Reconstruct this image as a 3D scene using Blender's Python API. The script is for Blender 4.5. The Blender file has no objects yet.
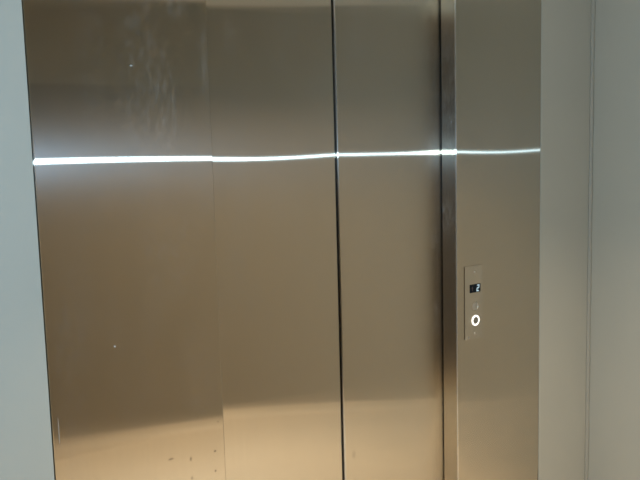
import bpy, bmesh, math, random
from mathutils import Vector, Matrix
random.seed(4)
S = bpy.context.scene
COL = S.collection
R = math.radians

# ------------------------------------------------------------------ helpers
def link(name, bm, mat=None, parent=None, smooth=False, flat_uv=False):
    me = bpy.data.meshes.new(name)
    bmesh.ops.recalc_face_normals(bm, faces=bm.faces) if not smooth else None
    if flat_uv:
        uvl = bm.loops.layers.uv.new('UVMap')
        for fc in bm.faces:
            for lp in fc.loops: lp[uvl].uv = (lp.vert.co.x + lp.vert.co.y, lp.vert.co.z)
    bm.to_mesh(me); bm.free()
    o = bpy.data.objects.new(name, me); COL.objects.link(o)
    if mat: me.materials.append(mat)
    if smooth:
        for p in me.polygons: p.use_smooth = True
    if parent is not None: o.parent = parent
    return o

def thing(name, label, cat, loc, group=None):
    o = bpy.data.objects.new(name, None); COL.objects.link(o)
    o.empty_display_size = 0.1
    o.location = loc; o['kind'] = 'thing'; o['label'] = label; o['category'] = cat
    if group: o['group'] = group
    return o

def struct(name, bm, mat):
    o = link(name, bm, mat); o['kind'] = 'structure'
    return o

def box(bm, x0, x1, y0, y1, z0, z1):
    v = [bm.verts.new((x, y, z)) for x in (x0, x1) for y in (y0, y1) for z in (z0, z1)]
    for f in ((0,1,3,2), (4,6,7,5), (0,4,5,1), (2,3,7,6), (0,2,6,4), (1,5,7,3)):
        bm.faces.new([v[i] for i in f])

def bevbox(bm, x0, x1, y0, y1, z0, z1, w, seg=2):
    b2 = bmesh.new(); box(b2, x0, x1, y0, y1, z0, z1)
    bmesh.ops.recalc_face_normals(b2, faces=b2.faces)
    bmesh.ops.bevel(b2, geom=list(b2.edges), offset=w, segments=seg, affect='EDGES', profile=0.5)
    me = bpy.data.meshes.new('tmp'); b2.to_mesh(me); b2.free()
    bm.from_mesh(me); bpy.data.meshes.remove(me)

def ylathe(bm, cx, cz, prof, n=48):
    """revolve (radius, y) pairs about an axis along y"""
    rings = []
    for (r, y) in prof:
        rings.append([bm.verts.new((cx + r*math.cos(2*math.pi*i/n), y, cz + r*math.sin(2*math.pi*i/n))) for i in range(n)]
                     if r > 1e-6 else [bm.verts.new((cx, y, cz))])
    for a, b in zip(rings, rings[1:]):
        for i in range(n):
            j = (i+1) % n
            if len(b) == 1: bm.faces.new((a[i], a[j], b[0]))
            elif len(a) == 1: bm.faces.new((a[0], b[j], b[i]))
            else: bm.faces.new((a[i], a[j], b[j], b[i]))

def arc(cx, cy, r, a0, a1, n=6):
    return [(cx + r*math.cos(R(a0 + (a1-a0)*i/n)), cy + r*math.sin(R(a0 + (a1-a0)*i/n))) for i in range(n+1)]

def span(p, q, n, eps=0.0012):
    """points strictly between p and q, with support points next to the ends"""
    L = math.dist(p, q); ts = [eps/L] + [i/n for i in range(1, n)] + [1-eps/L]
    return [(p[0]+(q[0]-p[0])*t, p[1]+(q[1]-p[1])*t) for t in ts]

def sheet(name, path, z0, z1, mat, parent, warp=None, rows=44, thick=0.0016):
    """folded sheet metal: a plan path extruded upward; u runs round the fold, v runs up"""
    bm = bmesh.new(); uvl = bm.loops.layers.uv.new('UVMap')
    us = [0.0]
    for a, b in zip(path, path[1:]): us.append(us[-1] + math.dist(a, b))
    zs = [z0 + (z1-z0)*j/rows for j in range(rows+1)]
    g = []
    for z in zs:
        g.append([bm.verts.new((x, y + (warp(x, z) if (warp and abs(y - path_front[0]) < 1e-4) else 0), z)) for x, y in path])
    for j in range(rows):
        for i in range(len(path)-1):
            f = bm.faces.new((g[j][i], g[j][i+1], g[j+1][i+1], g[j+1][i]))
            for lp, (ii, jj) in zip(f.loops, ((i, j), (i+1, j), (i+1, j+1), (i, j+1))):
                lp[uvl].uv = (us[ii], zs[jj])
    o = link(name, bm, mat, parent, smooth=True)
    s = o.modifiers.new('thickness', 'SOLIDIFY'); s.thickness = thick; s.offset = -1
    return o
path_front = [0.0]

# ------------------------------------------------------------------ node helpers
class NT:
    def __init__(s, name):
        s.m = bpy.data.materials.new(name); s.m.use_nodes = True
        s.t = s.m.node_tree; s.t.nodes.clear()
        s.out = s.t.nodes.new('ShaderNodeOutputMaterial')
    def n(s, typ, ins=None, **kw):
        nd = s.t.nodes.new(typ)
        for k, v in kw.items(): setattr(nd, k, v)
        for k, v in (ins or {}).items(): s.set(nd.inputs[k], v)
        return nd
    def set(s, sock, v):
        if isinstance(v, bpy.types.NodeSocket): s.t.links.new(v, sock)
        else: sock.default_value = v
    def math(s, op, a, b=0.0, c=0.0, clamp=False):
        nd = s.n('ShaderNodeMath', {0: a, 1: b, 2: c}, operation=op); nd.use_clamp = clamp
        return nd.outputs[0]
    def ramp(s, v, lo, hi, a=0.0, b=1.0, interp='SMOOTHSTEP'):
        return s.n('ShaderNodeMapRange', {0: v, 1: lo, 2: hi, 3: a, 4: b}, interpolation_type=interp).outputs[0]
    def noise(s, vec, scale, stretch=(1,1,1), detail=3, rough=0.55):
        mp = s.n('ShaderNodeMapping', {'Vector': vec, 'Scale': stretch})
        return s.n('ShaderNodeTexNoise', {'Vector': mp.outputs[0], 'Scale': scale, 'Detail': detail, 'Roughness': rough}).outputs[0]
    def blob(s, pos, c, size):
        """1 in the middle of an ellipsoid at c, 0 outside"""
        d = s.n('ShaderNodeVectorMath', {0: pos, 1: c}, operation='SUBTRACT').outputs[0]
        d = s.n('ShaderNodeVectorMath', {0: d, 1: tuple(1/k for k in size)}, operation='MULTIPLY').outputs[0]
        l = s.n('ShaderNodeVectorMath', {0: d}, operation='LENGTH').outputs['Value']
        return s.ramp(l, 1.0, 0.35)
    def done(s, sh):
        s.t.links.new(sh, s.out.inputs[0]); return s.m

A_SHARP, R_SHARP, A_SOFT, R_SOFT, ROT = 0.9221, 0.1477, 0.9535, 0.1671, 0.25
def metal(name, tint=(0.61, 0.545, 0.445), soft=0.09, smears_halo=(), specks_glints=(), darks=(), wide=0.08, wide_rough=0.313, tangent=True, base_dust=0.006):
    k = NT(name)
    pos = k.n('ShaderNodeNewGeometry').outputs['Position']
    grain = k.noise(pos, 1.0, (420, 420, 1.6), 2)
    cloud = k.noise(pos, 1.0, (6, 6, 2.2), 4)
    wisps = k.noise(pos, 1.0, (60, 60, 24), 6, 0.7)
    dust_glints = k.math('MULTIPLY', k.ramp(cloud, 0.5, 0.75), 0.02)
    dust_glints = k.math('ADD', dust_glints, base_dust)
    for (c, size, amt) in smears_halo:
        b = k.math('MULTIPLY', k.blob(pos, c, size), k.ramp(wisps, 0.42, 0.72))
        dust_glints = k.math('ADD', dust_glints, k.math('MULTIPLY', b, amt*0.8))
    for (c, size, amt) in specks_glints:
        dust_glints = k.math('ADD', dust_glints, k.math('MULTIPLY', k.blob(pos, c, size), amt))
    dust_glints = k.math('MINIMUM', dust_glints, 0.85)
    val = k.math('MULTIPLY_ADD', grain, 0.10, 0.95)
    for (c, size, amt) in darks:
        val = k.math('MULTIPLY', val, k.math('MULTIPLY_ADD', k.blob(pos, c, size), -amt, 1.0))
    colr = k.n('ShaderNodeVectorMath', {0: tint, 1: val}, operation='MULTIPLY').outputs[0]
    rg = k.math('MULTIPLY_ADD', cloud, 0.02, R_SHARP - 0.01)
    if tangent:
        tan = k.n('ShaderNodeTangent', direction_type='UV_MAP'); tan.uv_map = 'UVMap'
        g1 = k.n('ShaderNodeBsdfAnisotropic', {'Color': colr, 'Roughness': rg, 'Anisotropy': A_SHARP, 'Rotation': ROT, 'Tangent': tan.outputs[0]}, distribution='BECKMANN')
        g2 = k.n('ShaderNodeBsdfAnisotropic', {'Color': colr, 'Roughness': R_SOFT, 'Anisotropy': A_SOFT, 'Rotation': ROT, 'Tangent': tan.outputs[0]}, distribution='GGX')
        gm = k.n('ShaderNodeMixShader', {0: soft, 1: g1.outputs[0], 2: g2.outputs[0]}).outputs[0]
    else:
        gm = k.n('ShaderNodeBsdfAnisotropic', {'Color': colr, 'Roughness': rg, 'Anisotropy': 0.0}, distribution='GGX').outputs[0]
    g3 = k.n('ShaderNodeBsdfAnisotropic', {'Color': (0.54, 0.56, 0.57, 1), 'Roughness': wide_rough, 'Anisotropy': 0.6734 if tangent else 0.0, 'Rotation': ROT, **({'Tangent': tan.outputs[0]} if tangent else {})}, distribution='GGX')
    mx = k.n('ShaderNodeMixShader', {0: wide, 1: gm, 2: g3.outputs[0]})
    df = k.n('ShaderNodeBsdfDiffuse', {'Color': (0.72, 0.70, 0.66, 1)})
    mx2 = k.n('ShaderNodeMixShader', {0: dust_glints, 1: mx.outputs[0], 2: df.outputs[0]})
    return k.done(mx2.outputs[0])

def paint(name, col, rough=0.55, bump=0.15, spec=0.35):
    k = NT(name)
    pos = k.n('ShaderNodeNewGeometry').outputs['Position']
    fine = k.noise(pos, 160, detail=3)
    big = k.noise(pos, 2.3, detail=3)
    v = k.math('MULTIPLY_ADD', big, 0.08, 0.96)
    c = k.n('ShaderNodeVectorMath', {0: col, 1: v}, operation='MULTIPLY').outputs[0]
    bp = k.n('ShaderNodeBump', {'Height': fine, 'Strength': bump, 'Distance': 0.001})
    p = k.n('ShaderNodeBsdfPrincipled', {'Base Color': c, 'Roughness': rough, 'Specular IOR Level': spec, 'Normal': bp.outputs[0]})
    return k.done(p.outputs[0])

def plain(name, col, rough=0.5, metallic=0.0, emit=None, es=0.0):
    k = NT(name)
    pos = k.n('ShaderNodeNewGeometry').outputs['Position']
    nz = k.noise(pos, 90, detail=2)
    rr = k.math('MULTIPLY_ADD', nz, 0.1, rough - 0.05)
    ins = {'Base Color': (*col, 1), 'Roughness': rr, 'Metallic': metallic}
    if emit: ins['Emission Color'] = (*emit, 1); ins['Emission Strength'] = es
    return k.done(k.n('ShaderNodeBsdfPrincipled', ins).outputs[0])

def tiles(name):
    k = NT(name)
    pos = k.n('ShaderNodeNewGeometry').outputs['Position']
    br = k.n('ShaderNodeTexBrick', {'Vector': pos, 'Color1': (0.84, 0.73, 0.57, 1), 'Color2': (0.80, 0.695, 0.54, 1), 'Mortar': (0.42, 0.36, 0.28, 1),
             'Scale': 1.0, 'Mortar Size': 0.003, 'Brick Width': 0.45, 'Row Height': 0.45}, offset=0.0)
    nz = k.noise(pos, 7, detail=5)
    v = k.math('MULTIPLY_ADD', nz, 0.2, 0.9)
    c = k.n('ShaderNodeVectorMath', {0: br.outputs[0], 1: v}, operation='MULTIPLY').outputs[0]
    return k.done(k.n('ShaderNodeBsdfPrincipled', {'Base Color': c, 'Roughness': 0.45}).outputs[0])

# ------------------------------------------------------------------ measures (metres)
CAM_Y, CAM_Z = -1.97, 1.65
XL, XO, XC, XJ, XR = 0.500, 1.005, 2.0015, 2.4815, 2.815     # jamb left edge, opening, opening right, jamb right edge, room corner
YD = 0.0807                                                  # face of the leaves
ZH, ZT, ZC = 2.30, 2.42, 2.57                                # opening head, frame top, ceiling
XW, YB = -2.6, -2.36                                         # far left wall, wall behind the photographer

M_wall = paint('painted_plaster', (0.435, 0.425, 0.37))
M_ceil = paint('ceiling_paint', (0.88, 0.86, 0.80), 0.8)
M_floor = tiles('cream_floor_tiles')
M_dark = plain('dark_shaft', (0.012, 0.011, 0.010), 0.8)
M_seal = paint('white_sealant', (0.70, 0.68, 0.62), 0.45, 0.5)
M_left = metal('brushed_steel_left_jamb',
    smears_halo=[((0.80, 0, 1.86), (0.09, 0.2, 0.42), 0.10), ((0.66, 0, 1.98), (0.05, 0.2, 0.5), 0.05),
            ((0.99, 0, 1.90), (0.03, 0.2, 0.16), 0.14), ((0.87, 0, 1.80), (0.04, 0.2, 0.2), 0.12),
            ((0.86, 0, 1.40), (0.12, 0.2, 0.2), 0.06), ((0.56, 0, 1.15), (0.06, 0.2, 0.4), 0.05),
            ((0.93, 0, 1.02), (0.09, 0.2, 0.2), 0.05), ((0.91, 0, 2.08), (0.04, 0.2, 0.06), 0.12)],
    specks_glints=[((0.771, 0, 1.906), (0.006, 0.1, 0.0025), 0.6), ((0.682, 0, 1.144), (0.0040, 0.1, 0.0035), 0.6),
            ((0.5175, 0, 0.942), (0.0022, 0.1, 0.06), 0.22)],
    darks=[((0.971, 0, 0.771), (0.006, 0.1, 0.005), 0.5), ((0.970, 0, 0.709), (0.005, 0.1, 0.005), 0.5),
           ((0.891, 0, 0.767), (0.005, 0.1, 0.010), 0.4), ((0.892, 0, 0.708), (0.005, 0.1, 0.007), 0.35),
           ((0.8285, 0, 0.783), (0.012, 0.1, 0.005), 0.4), ((0.985, 0, 0.86), (0.003, 0.1, 0.004), 0.4)])
M_leafs = metal('brushed_steel_door_leaf',
    smears_halo=[((1.12, 0.08, 2.02), (0.03, 0.2, 0.07), 0.08), ((1.33, 0.08, 2.06), (0.05, 0.2, 0.08), 0.07),
            ((1.30, 0.08, 1.95), (0.04, 0.2, 0.06), 0.07), ((1.60, 0.08, 2.04), (0.06, 0.2, 0.12), 0.06),
            ((1.95, 0.08, 1.90), (0.06, 0.2, 0.35), 0.10), ((1.97, 0.08, 1.33), (0.03, 0.2, 0.06), 0.14),
            ((1.97, 0.08, 1.02), (0.03, 0.2, 0.10), 0.12)],
    specks_glints=[((1.5205, 0.083, 1.92), (0.0045, 0.012, 0.55), 0.15), ((1.5205, 0.083, 0.5), (0.0045, 0.012, 0.6), 0.10), ((1.506, 0.083, 0.45), (0.004, 0.012, 0.5), 0.10)],  # pale edge strips paint in the bright highlights along the centre gap
    darks=[((1.56, 0.08, 0.58), (0.012, 0.1, 0.02), 0.15)])
M_right = metal('brushed_steel_right_jamb', tint=(0.575, 0.505, 0.40),
    smears_halo=[((2.0, 0.05, 1.41), (0.1, 0.05, 0.10), 0.22), ((2.0, 0.04, 1.95), (0.02, 0.06, 0.5), 0.12),
            ((2.0, 0.04, 1.75), (0.02, 0.06, 0.2), 0.10), ((2.20, 0, 1.85), (0.15, 0.03, 0.3), 0.03)],  # return smears; the upper ones also paint in the flash halo
    darks=[((2.4795, 0, 0.26), (0.0055, 0.05, 0.08), 0.75)],
    specks_glints=[((2.003, 0.002, 1.5), (0.0035, 0.006, 2.2), 0.16), ((2.10, 0, 0.80), (0.012, 0.02, 0.0025), 0.12), ((2.27, 0, 0.945), (0.008, 0.02, 0.004), 0.10)])  # first entry paints the bright highlight down the bend; the rest are specks
M_plate = metal('brushed_steel_faceplate', wide=0.12, base_dust=0.025,
    smears_halo=[((2.05, -0.003, 0.943), (0.022, 0.02, 0.012), 0.4), ((2.13, -0.003, 0.943), (0.022, 0.02, 0.012), 0.35)])
M_screen = plain('display_glass', (0.004, 0.008, 0.013), 0.25)
M_screen.node_tree.nodes['Principled BSDF'].inputs['Specular IOR Level'].default_value = 0.15
M_digit = plain('lit_digit', (0.1, 0.1, 0.1), 0.5, 0, (0.62, 0.86, 1.0), 0.75)
M_arrow = plain('dim_indicator', (0.03, 0.012, 0.016), 0.4)
M_ring = plain('lit_ring', (0.6, 0.6, 0.6), 0.4, 0, (1.0, 0.97, 0.9), 1.4)
M_btn = plain('button_steel', (0.33, 0.31, 0.28), 0.4, 0.85)
M_screw = plain('screw_steel', (0.50, 0.47, 0.42), 0.35, 0.9)
M_lamp = plain('lamp_lens', (0.8, 0.8, 0.8), 0.5, 0, (1.0, 0.83, 0.62), 1.5)
M_white = plain('white_enamel', (0.75, 0.74, 0.70), 0.4)

# ------------------------------------------------------------------ setting
bm = bmesh.new(); box(bm, XW, XR+0.15, YB-0.15, 0.20, -0.12, 0.0); struct('floor', bm, M_floor)
bm = bmesh.new(); box(bm, XW, XR+0.15, YB-0.15, 0.20, ZC, ZC+0.12); struct('ceiling', bm, M_ceil)
bm = bmesh.new()
box(bm, XW, XL-0.0025, 0.0, 0.20, 0.0, ZC)
box(bm, XJ+0.0025, XR, 0.0, 0.20, 0.0, ZC)
box(bm, XL-0.0025, XJ+0.0025, 0.0, 0.20, ZT+0.003, ZC)
struct('wall_front', bm, M_wall)
bm = bmesh.new(); box(bm, XR, XR+0.15, YB, 0.20, 0.0, ZC); struct('wall_right', bm, M_wall)
bm = bmesh.new(); box(bm, XW-0.15, XW, YB-0.15, 0.20, 0.0, ZC); struct('wall_left', bm, M_wall)
bm = bmesh.new()
plan = [(XW, YB), (1.35, YB), (XR, -1.72), (XR, YB-0.15), (XW, YB-0.15)]
lo_ = [bm.verts.new((x, y, 0.0)) for x, y in plan]; hi_ = [bm.verts.new((x, y, ZC)) for x, y in plan]
bm.faces.new(lo_[::-1]); bm.faces.new(hi_)
for i in range(5): bm.faces.new((lo_[i], lo_[(i+1) % 5], hi_[(i+1) % 5], hi_[i]))
struct('wall_back', bm, paint('tan_paint', (0.30, 0.258, 0.19)))
# coved skirting added out of view to soften the reflected floor edge
def cove(name, path, r):
    bm = bmesh.new(); prev = None
    for (x, y, nx, ny) in path:
        prof = [(0.001, r+0.008)] + [(0.004 + r - r*math.sin(R(90-a)), r - r*math.cos(R(90-a))) for a in range(0, 91, 10)]
        prof = [(d, z + 0.0005) for d, z in prof] + [(0.001, 0.0005)]
        ring = [bm.verts.new((x + nx*d, y + ny*d, z)) for d, z in prof]
        if prev:
            for i in range(len(ring)):
                k = (i+1) % len(ring); bm.faces.new((prev[i], prev[k], ring[k], ring[i]))
        prev = ring
    return struct(name, bm, M_floor)
an = math.atan2(-1.72-YB, XR-1.35); hn = an/2
cove('added_cove_back', [(0.79, YB, 0, 1), (1.35, YB, -math.tan(hn), 1), (XR-0.012, -1.72-0.012*math.tan(an), -math.sin(an), math.cos(an))], 0.05)
# dark door added out of view; stands in for the photographer's dark reflection
bm = bmesh.new(); bevbox(bm, -0.97, 0.77, YB+0.001, YB+0.022, 0.005, 2.08, 0.003)
added_door = struct('added_door_1', bm, plain('added_door_dark', (0.045, 0.030, 0.020), 0.45))
bm = bmesh.new(); bevbox(bm, -0.07, 0.04, YB+0.055, YB+0.068, 1.02, 1.036, 0.004); bevbox(bm, 0.022, 0.038, YB+0.0225, YB+0.06, 1.021, 1.035, 0.004)
link('added_door_handle', bm, plain('satin_handle', (0.5, 0.48, 0.44), 0.3, 0.9), added_door)
bm = bmesh.new(); box(bm, XL-0.0025, XJ+0.0025, 0.18, 0.20, 0.0, ZT); struct('shaft_dark_sheet', bm, M_dark)  # near-black sheet added as the shaft's darkness behind the gaps

def bead(name, fn, z0, z1, n, mat):
    """hand-run bead: a half-round section whose centre and radius wander along z"""
    bm = bmesh.new(); prev = None
    for j in range(n+1):
        z = z0 + (z1-z0)*j/n
        (x, y, r, a0, a1) = fn(z)
        ring = [bm.verts.new((x + r*math.cos(R(a0+(a1-a0)*i/6)), y + r*math.sin(R(a0+(a1-a0)*i/6)), z)) for i in range(7)]
        ring.append(bm.verts.new((x, y + 0.0005, z)))
        if prev:
            for i in range(8):
                k = (i+1) % 8
                bm.faces.new((prev[i], prev[k], ring[k], ring[i]))
        prev = ring
    o = link(name, bm, mat); o['kind'] = 'structure'
    for p in o.data.polygons: p.use_smooth = True
    return o
def wob(z, s): return 0.5*math.sin(z*17+s) + 0.3*math.sin(z*41+2*s) + 0.2*math.sin(z*97+s*3)
bead('trim_1', lambda z: (XJ + 0.0042 + 0.0010*wob(z, 1) + (0.002 if z < 0.33 else 0), 0.0012, 0.0024 + 0.0006*wob(z, 4), 180, 360), 0.0, ZT, 160, M_wall)
# darker grey bead in the corner between the end wall and the narrow strip beside the elevator
bead('trim_2', lambda z: (XR, 0.0, 0.0125 + 0.0016*wob(z, 2), 180, 270), 0.0, ZC, 120, paint('grey_corner_bead', (0.34, 0.33, 0.285)))

# ------------------------------------------------------------------ elevator frame
def tanh(v): return math.tanh(v)
def bump01(x, a, b): 
    t = min(1, max(0, (x-a)/(b-a))); return math.sin(math.pi*t)
def warp_left(x, z):  return -0.0020*0.4*tanh((z-1.65)/0.4)*bump01(x, XL-0.2, XO+0.05) + (0.002+0.009*(XO-x)/0.5)*0.15*tanh((z-0.83)/0.15) + 0.0004*math.sin(z*2.1+x*3)
def warp_right(x, z): return 0.0030*0.4*tanh((z-1.65)/0.4)*bump01(x, XC, XJ+0.02) + 0.003*0.15*tanh((z-0.6)/0.15)
def warp_leaf1(x, z): return 0.0037*0.4*tanh((z-1.65)/0.4)*bump01(x, XO-0.05, 1.52) + 0.003*0.15*tanh((z-0.80)/0.15)*(x-XO)/0.5 + 0.0003*math.sin(z*2.4+x*4)
def warp_leaf2(x, z): return 0.0010*0.4*tanh((z-1.65)/0.4)*bump01(x, 1.45, 2.0) + (0.003+0.003*(x-1.5)/0.5)*0.15*tanh((z-0.75)/0.15) + 0.0003*math.sin(z*2.0-x*4)

frame = thing('elevator', 'brushed stainless steel elevator entrance with two closed sliding leaves between wide flat jambs', 'elevator', (XO, 0, 0))
def local(path, o): return [(x - o.location.x, y - o.location.y) for x, y in path]
rr = 0.0035
YE = YD - 0.0062
path_front[0] = 0.0
def wshift(fn, o): return lambda x, z: fn(x + o.location.x, z + o.location.z)
pl = [(XL+0.0005, 0.06), (XL+0.0005, 0.010)] + arc(XL+0.0025, 0.002, 0.002, 180, 270, 4)
pl += span((XL+0.0025, 0), (XO-rr, 0), 18) + arc(XO-rr, rr, rr, -90, 0) + span((XO, rr), (XO, YE-0.002), 4) + arc(XO-0.002, YE-0.002, 0.002, 0, 90, 4) + [(XO-0.02, YE)]
sheet('jamb', local(pl, frame), 0.0, ZT, M_left, frame, wshift(warp_left, frame))
pr = [(XC+0.02, YE)] + arc(XC+0.002, YE-0.002, 0.002, 90, 180, 4) + span((XC, YE-0.002), (XC, rr), 4) + arc(XC+rr, rr, rr, 180, 270)
pr += span((XC+rr, 0), (XJ-0.0025, 0), 18) + arc(XJ-0.0025, 0.002, 0.002, -90, 0, 4) + [(XJ-0.0005, 0.010), (XJ-0.0005, 0.06)]
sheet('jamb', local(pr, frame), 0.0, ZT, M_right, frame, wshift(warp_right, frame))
bm = bmesh.new(); bevbox(bm, XO+0.001-XO, XC-0.001-XO, 0.0, YE, ZH, ZT, 0.003)
header = link('header', bm, M_plate, frame, flat_uv=True)
bm = bmesh.new()
bevbox(bm, XO+0.001-XO, XC-0.001-XO, 0.001, 0.135, 0.0, 0.004, 0.0015)
for q in range(4):
    yy = 0.018 + q*0.012
    box(bm, XO+0.004-XO, XC-0.004-XO, yy, yy+0.004, 0.0035, 0.0055)
link('sill', bm, M_plate, frame)

# ------------------------------------------------------------------ sliding leaves
def leaf(x0, x1, warp):
    path_front[0] = 0.0
    r = 0.0050; cx = 0.5*(x0+x1); base = Vector((cx, YD, 0.008))
    a, b = x0 - cx, x1 - cx
    p = [(a+0.012, 0.036), (a+0.002, 0.036), (a, 0.034)] + span((a, 0.034), (a, r), 3) + arc(a+r, r, r, 180, 270) + span((a+r, 0), (b-r, 0), 22) + arc(b-r, r, r, -90, 0)
    p += span((b, r), (b, 0.034), 3) + [(b, 0.034), (b-0.002, 0.036), (b-0.012, 0.036)]
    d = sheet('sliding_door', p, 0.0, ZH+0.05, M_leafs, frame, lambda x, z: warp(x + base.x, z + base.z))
    d.location = base - frame.location
    bm = bmesh.new(); bevbox(bm, a+0.004, b-0.004, 0.004, 0.034, 0.001, ZH+0.049, 0.001)
    link('core', bm, M_dark, d)
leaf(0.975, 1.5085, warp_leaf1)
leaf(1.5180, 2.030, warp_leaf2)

# ------------------------------------------------------------------ hall call panel
cp = thing('call_panel', 'slim steel elevator call panel with lit display and glowing ring button on the flat jamb', 'call panel', (2.0900, -0.0010, 0.935))
ox, oy, oz = cp.location
PX0, PX1, PZ0, PZ1 = 2.0415-ox, 2.1380-ox, 0.0, 0.2845
T = -0.0014
bm = bmesh.new(); bevbox(bm, PX0, PX1, T, 0.0, PZ0, PZ1, 0.0006, 2)
link('faceplate', bm, M_plate, cp, flat_uv=True)
for zz in (1.194, 0.955):
    bm = bmesh.new(); ylathe(bm, 2.0955-ox, zz-oz, [(0.0042, T), (0.0042, T-0.0006), (0.0034, T-0.0014), (0.0016, T-0.0015), (0.0014, T-0.0006), (0, T-0.0006)], 20)
    o = link('screw', bm, M_screw, cp)
# display window
DX0, DX1, DZ0, DZ1 = 2.0680-ox, 2.1262-ox, 1.1150-oz, 1.1472-oz
bm = bmesh.new(); bevbox(bm, DX0, DX1, T-0.0012, T+0.0002, DZ0, DZ1, 0.0005, 2)
disp = link('display', bm, M_screen, cp)
def quad_prism(bm, pts, y0, y1):
    f = [bm.verts.new((x, y0, z)) for x, z in pts]; b = [bm.verts.new((x, y1, z)) for x, z in pts]
    n = len(pts); bm.faces.new(f); bm.faces.new(b[::-1])
    for i in range(n): bm.faces.new((f[i], b[i], b[(i+1) % n], f[(i+1) % n]))
bm = bmesh.new()
gx, gz, w, h, s, sl = DX0+0.0365, DZ0+0.0035, 0.0135, 0.0252, 0.0036, 0.10
def sk(x, z): return (gx + x + (z-h/2)*sl, gz + z)
def seg(x0, z0, x1, z1): quad_prism(bm, [sk(x0, z0), sk(x1, z0), sk(x1, z1), sk(x0, z1)], T-0.0017, T-0.0010)
seg(0.0012, h-s, w, h)                       # top bar
seg(w-s, h/2+s/2, w, h-s)                    # upper right
seg(0.0012, h/2-s/2, w-0.0010, h/2+s/2)      # middle
seg(0, s, s, h/2-s/2)                        # lower left
seg(0, 0, w-0.0010, s)                       # bottom
bmesh.ops.recalc_face_normals(bm, faces=bm.faces)
d = link('digit', bm, M_digit, disp); d['label'] = 'pale glowing number 2'
bm = bmesh.new()
ax, az = DX0+0.013, DZ0+0.016
quad_prism(bm, [(ax-0.006, az), (ax, az+0.009), (ax+0.006, az), (ax+0.0022, az), (ax+0.0022, az-0.009), (ax-0.0022, az-0.009), (ax-0.0022, az)], T-0.0014, T-0.0010)
bmesh.ops.recalc_face_normals(bm, faces=bm.faces)
link('arrow', bm, M_arrow, disp)
# key switch: a shallow steel ring with a recessed barrel
kx, kz = 2.0990-ox, 1.0610-oz
bm = bmesh.new(); ylathe(bm, kx, kz, [(0.0155, T), (0.0150, T-0.0014), (0.0125, T-0.0016), (0.0115, T-0.0004), (0.0095, T-0.0004), (0.0085, T-0.0012), (0, T-0.0012)], 40)
ks = link('key_switch', bm, M_screw, cp)
bm = bmesh.new(); bevbox(bm, kx+0.0005, kx+0.0075, T-0.0019, T-0.0010, kz+0.0035, kz+0.0095, 0.0004, 1)
link('key_slot', bm, M_screw, ks)
# call button with its lit ring
bx, bz = 2.0987-ox, 1.0055-oz
bm = bmesh.new(); ylathe(bm, bx, bz, [(0.0135, T), (0.0135, T-0.0022), (0.0125, T-0.0028), (0.0080, T-0.0024), (0, T-0.0022)], 40)
cb = link('call_button', bm, M_btn, cp)
bm = bmesh.new(); ylathe(bm, bx, bz, [(0.0206, T), (0.0206, T-0.0018), (0.0196, T-0.0026), (0.0156, T-0.0026), (0.0142, T-0.0018), (0.0142, T)], 48)
o = link('light_ring', bm, M_ring, cb); o['label'] = 'glowing white ring'

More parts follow.
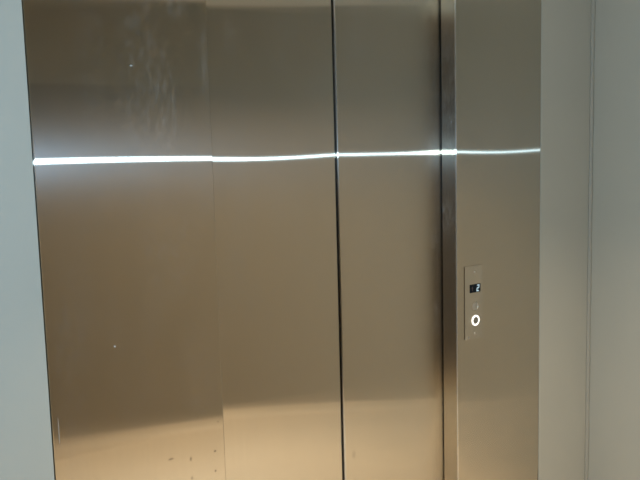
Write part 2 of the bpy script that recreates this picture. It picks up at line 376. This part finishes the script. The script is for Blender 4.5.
# ------------------------------------------------------------------ lights
def downlight(x, y, power, label):
    t = thing('ceiling_downlight', label, 'ceiling light', (x, y, ZC))
    bm = bmesh.new(); n = 40
    prof = [(0.105, 0.0), (0.105, -0.004), (0.098, -0.007), (0.082, -0.006), (0.080, -0.002)]
    rings = [[bm.verts.new((r*math.cos(2*math.pi*i/n), r*math.sin(2*math.pi*i/n), z)) for i in range(n)] for r, z in prof]
    for a, b in zip(rings, rings[1:]):
        for i in range(n): bm.faces.new((a[i], a[(i+1) % n], b[(i+1) % n], b[i]))
    link('trim_ring', bm, M_white, t)
    bm = bmesh.new(); bmesh.ops.create_circle(bm, cap_ends=True, radius=0.08, segments=40)
    for v in bm.verts: v.co.z = -0.002
    link('lens', bm, M_lamp, t)
    L = bpy.data.lights.new('lamp', 'AREA'); L.shape = 'DISK'; L.size = 0.15; L.energy = power; L.color = (1.0, 0.81, 0.60); L.spread = R(110)
    lo = bpy.data.objects.new('lamp', L); COL.objects.link(lo); lo.parent = t; lo.location = (0, 0, -0.010)
downlight(1.60, -1.42, 25.5, 'round white ceiling downlight above the floor before the elevator doors')

# ------------------------------------------------------------------ camera and the phone's own flash
f = 745.0; psi = R(35); p = math.atan(84/745); ro = R(1.51)
F = Vector((math.sin(psi)*math.cos(p), math.cos(psi)*math.cos(p), -math.sin(p)))
r0 = Vector((math.cos(psi), -math.sin(psi), 0)); u0 = r0.cross(F)
rv = r0*math.cos(ro) - u0*math.sin(ro); uv = u0*math.cos(ro) + r0*math.sin(ro)
cam = bpy.data.cameras.new('camera'); cam.sensor_width = 36; cam.lens = f/640*36; cam.clip_start = 0.02
co = bpy.data.objects.new('camera', cam); COL.objects.link(co)
co.matrix_world = Matrix(((rv.x, uv.x, -F.x, 0), (rv.y, uv.y, -F.y, CAM_Y), (rv.z, uv.z, -F.z, CAM_Z), (0, 0, 0, 1)))
S.camera = co
fl = bpy.data.lights.new('phone_flash', 'SPOT'); fl.energy = 120; fl.shadow_soft_size = 0.005; fl.color = (0.50, 0.76, 1.0)
fl.spot_size = R(150); fl.spot_blend = 0.6
fo = bpy.data.objects.new('phone_flash', fl); COL.objects.link(fo); fo.location = (-0.012, CAM_Y+0.004, CAM_Z+0.004)
fo.rotation_euler = F.to_track_quat('-Z', 'Y').to_euler()

W = bpy.data.worlds.new('world'); S.world = W; W.use_nodes = True
W.node_tree.nodes['Background'].inputs[0].default_value = (0.02, 0.02, 0.02, 1)
S.view_settings.view_transform = 'Standard'; S.view_settings.look = 'None'
S.view_settings.gamma = 1; S.view_settings.use_curve_mapping = False; S.view_settings.exposure = 0.0
S.cycles.max_bounces = 16; S.cycles.glossy_bounces = 8; S.cycles.diffuse_bounces = 6
S.cycles.sample_clamp_indirect = 8; S.cycles.sample_clamp_direct = 6
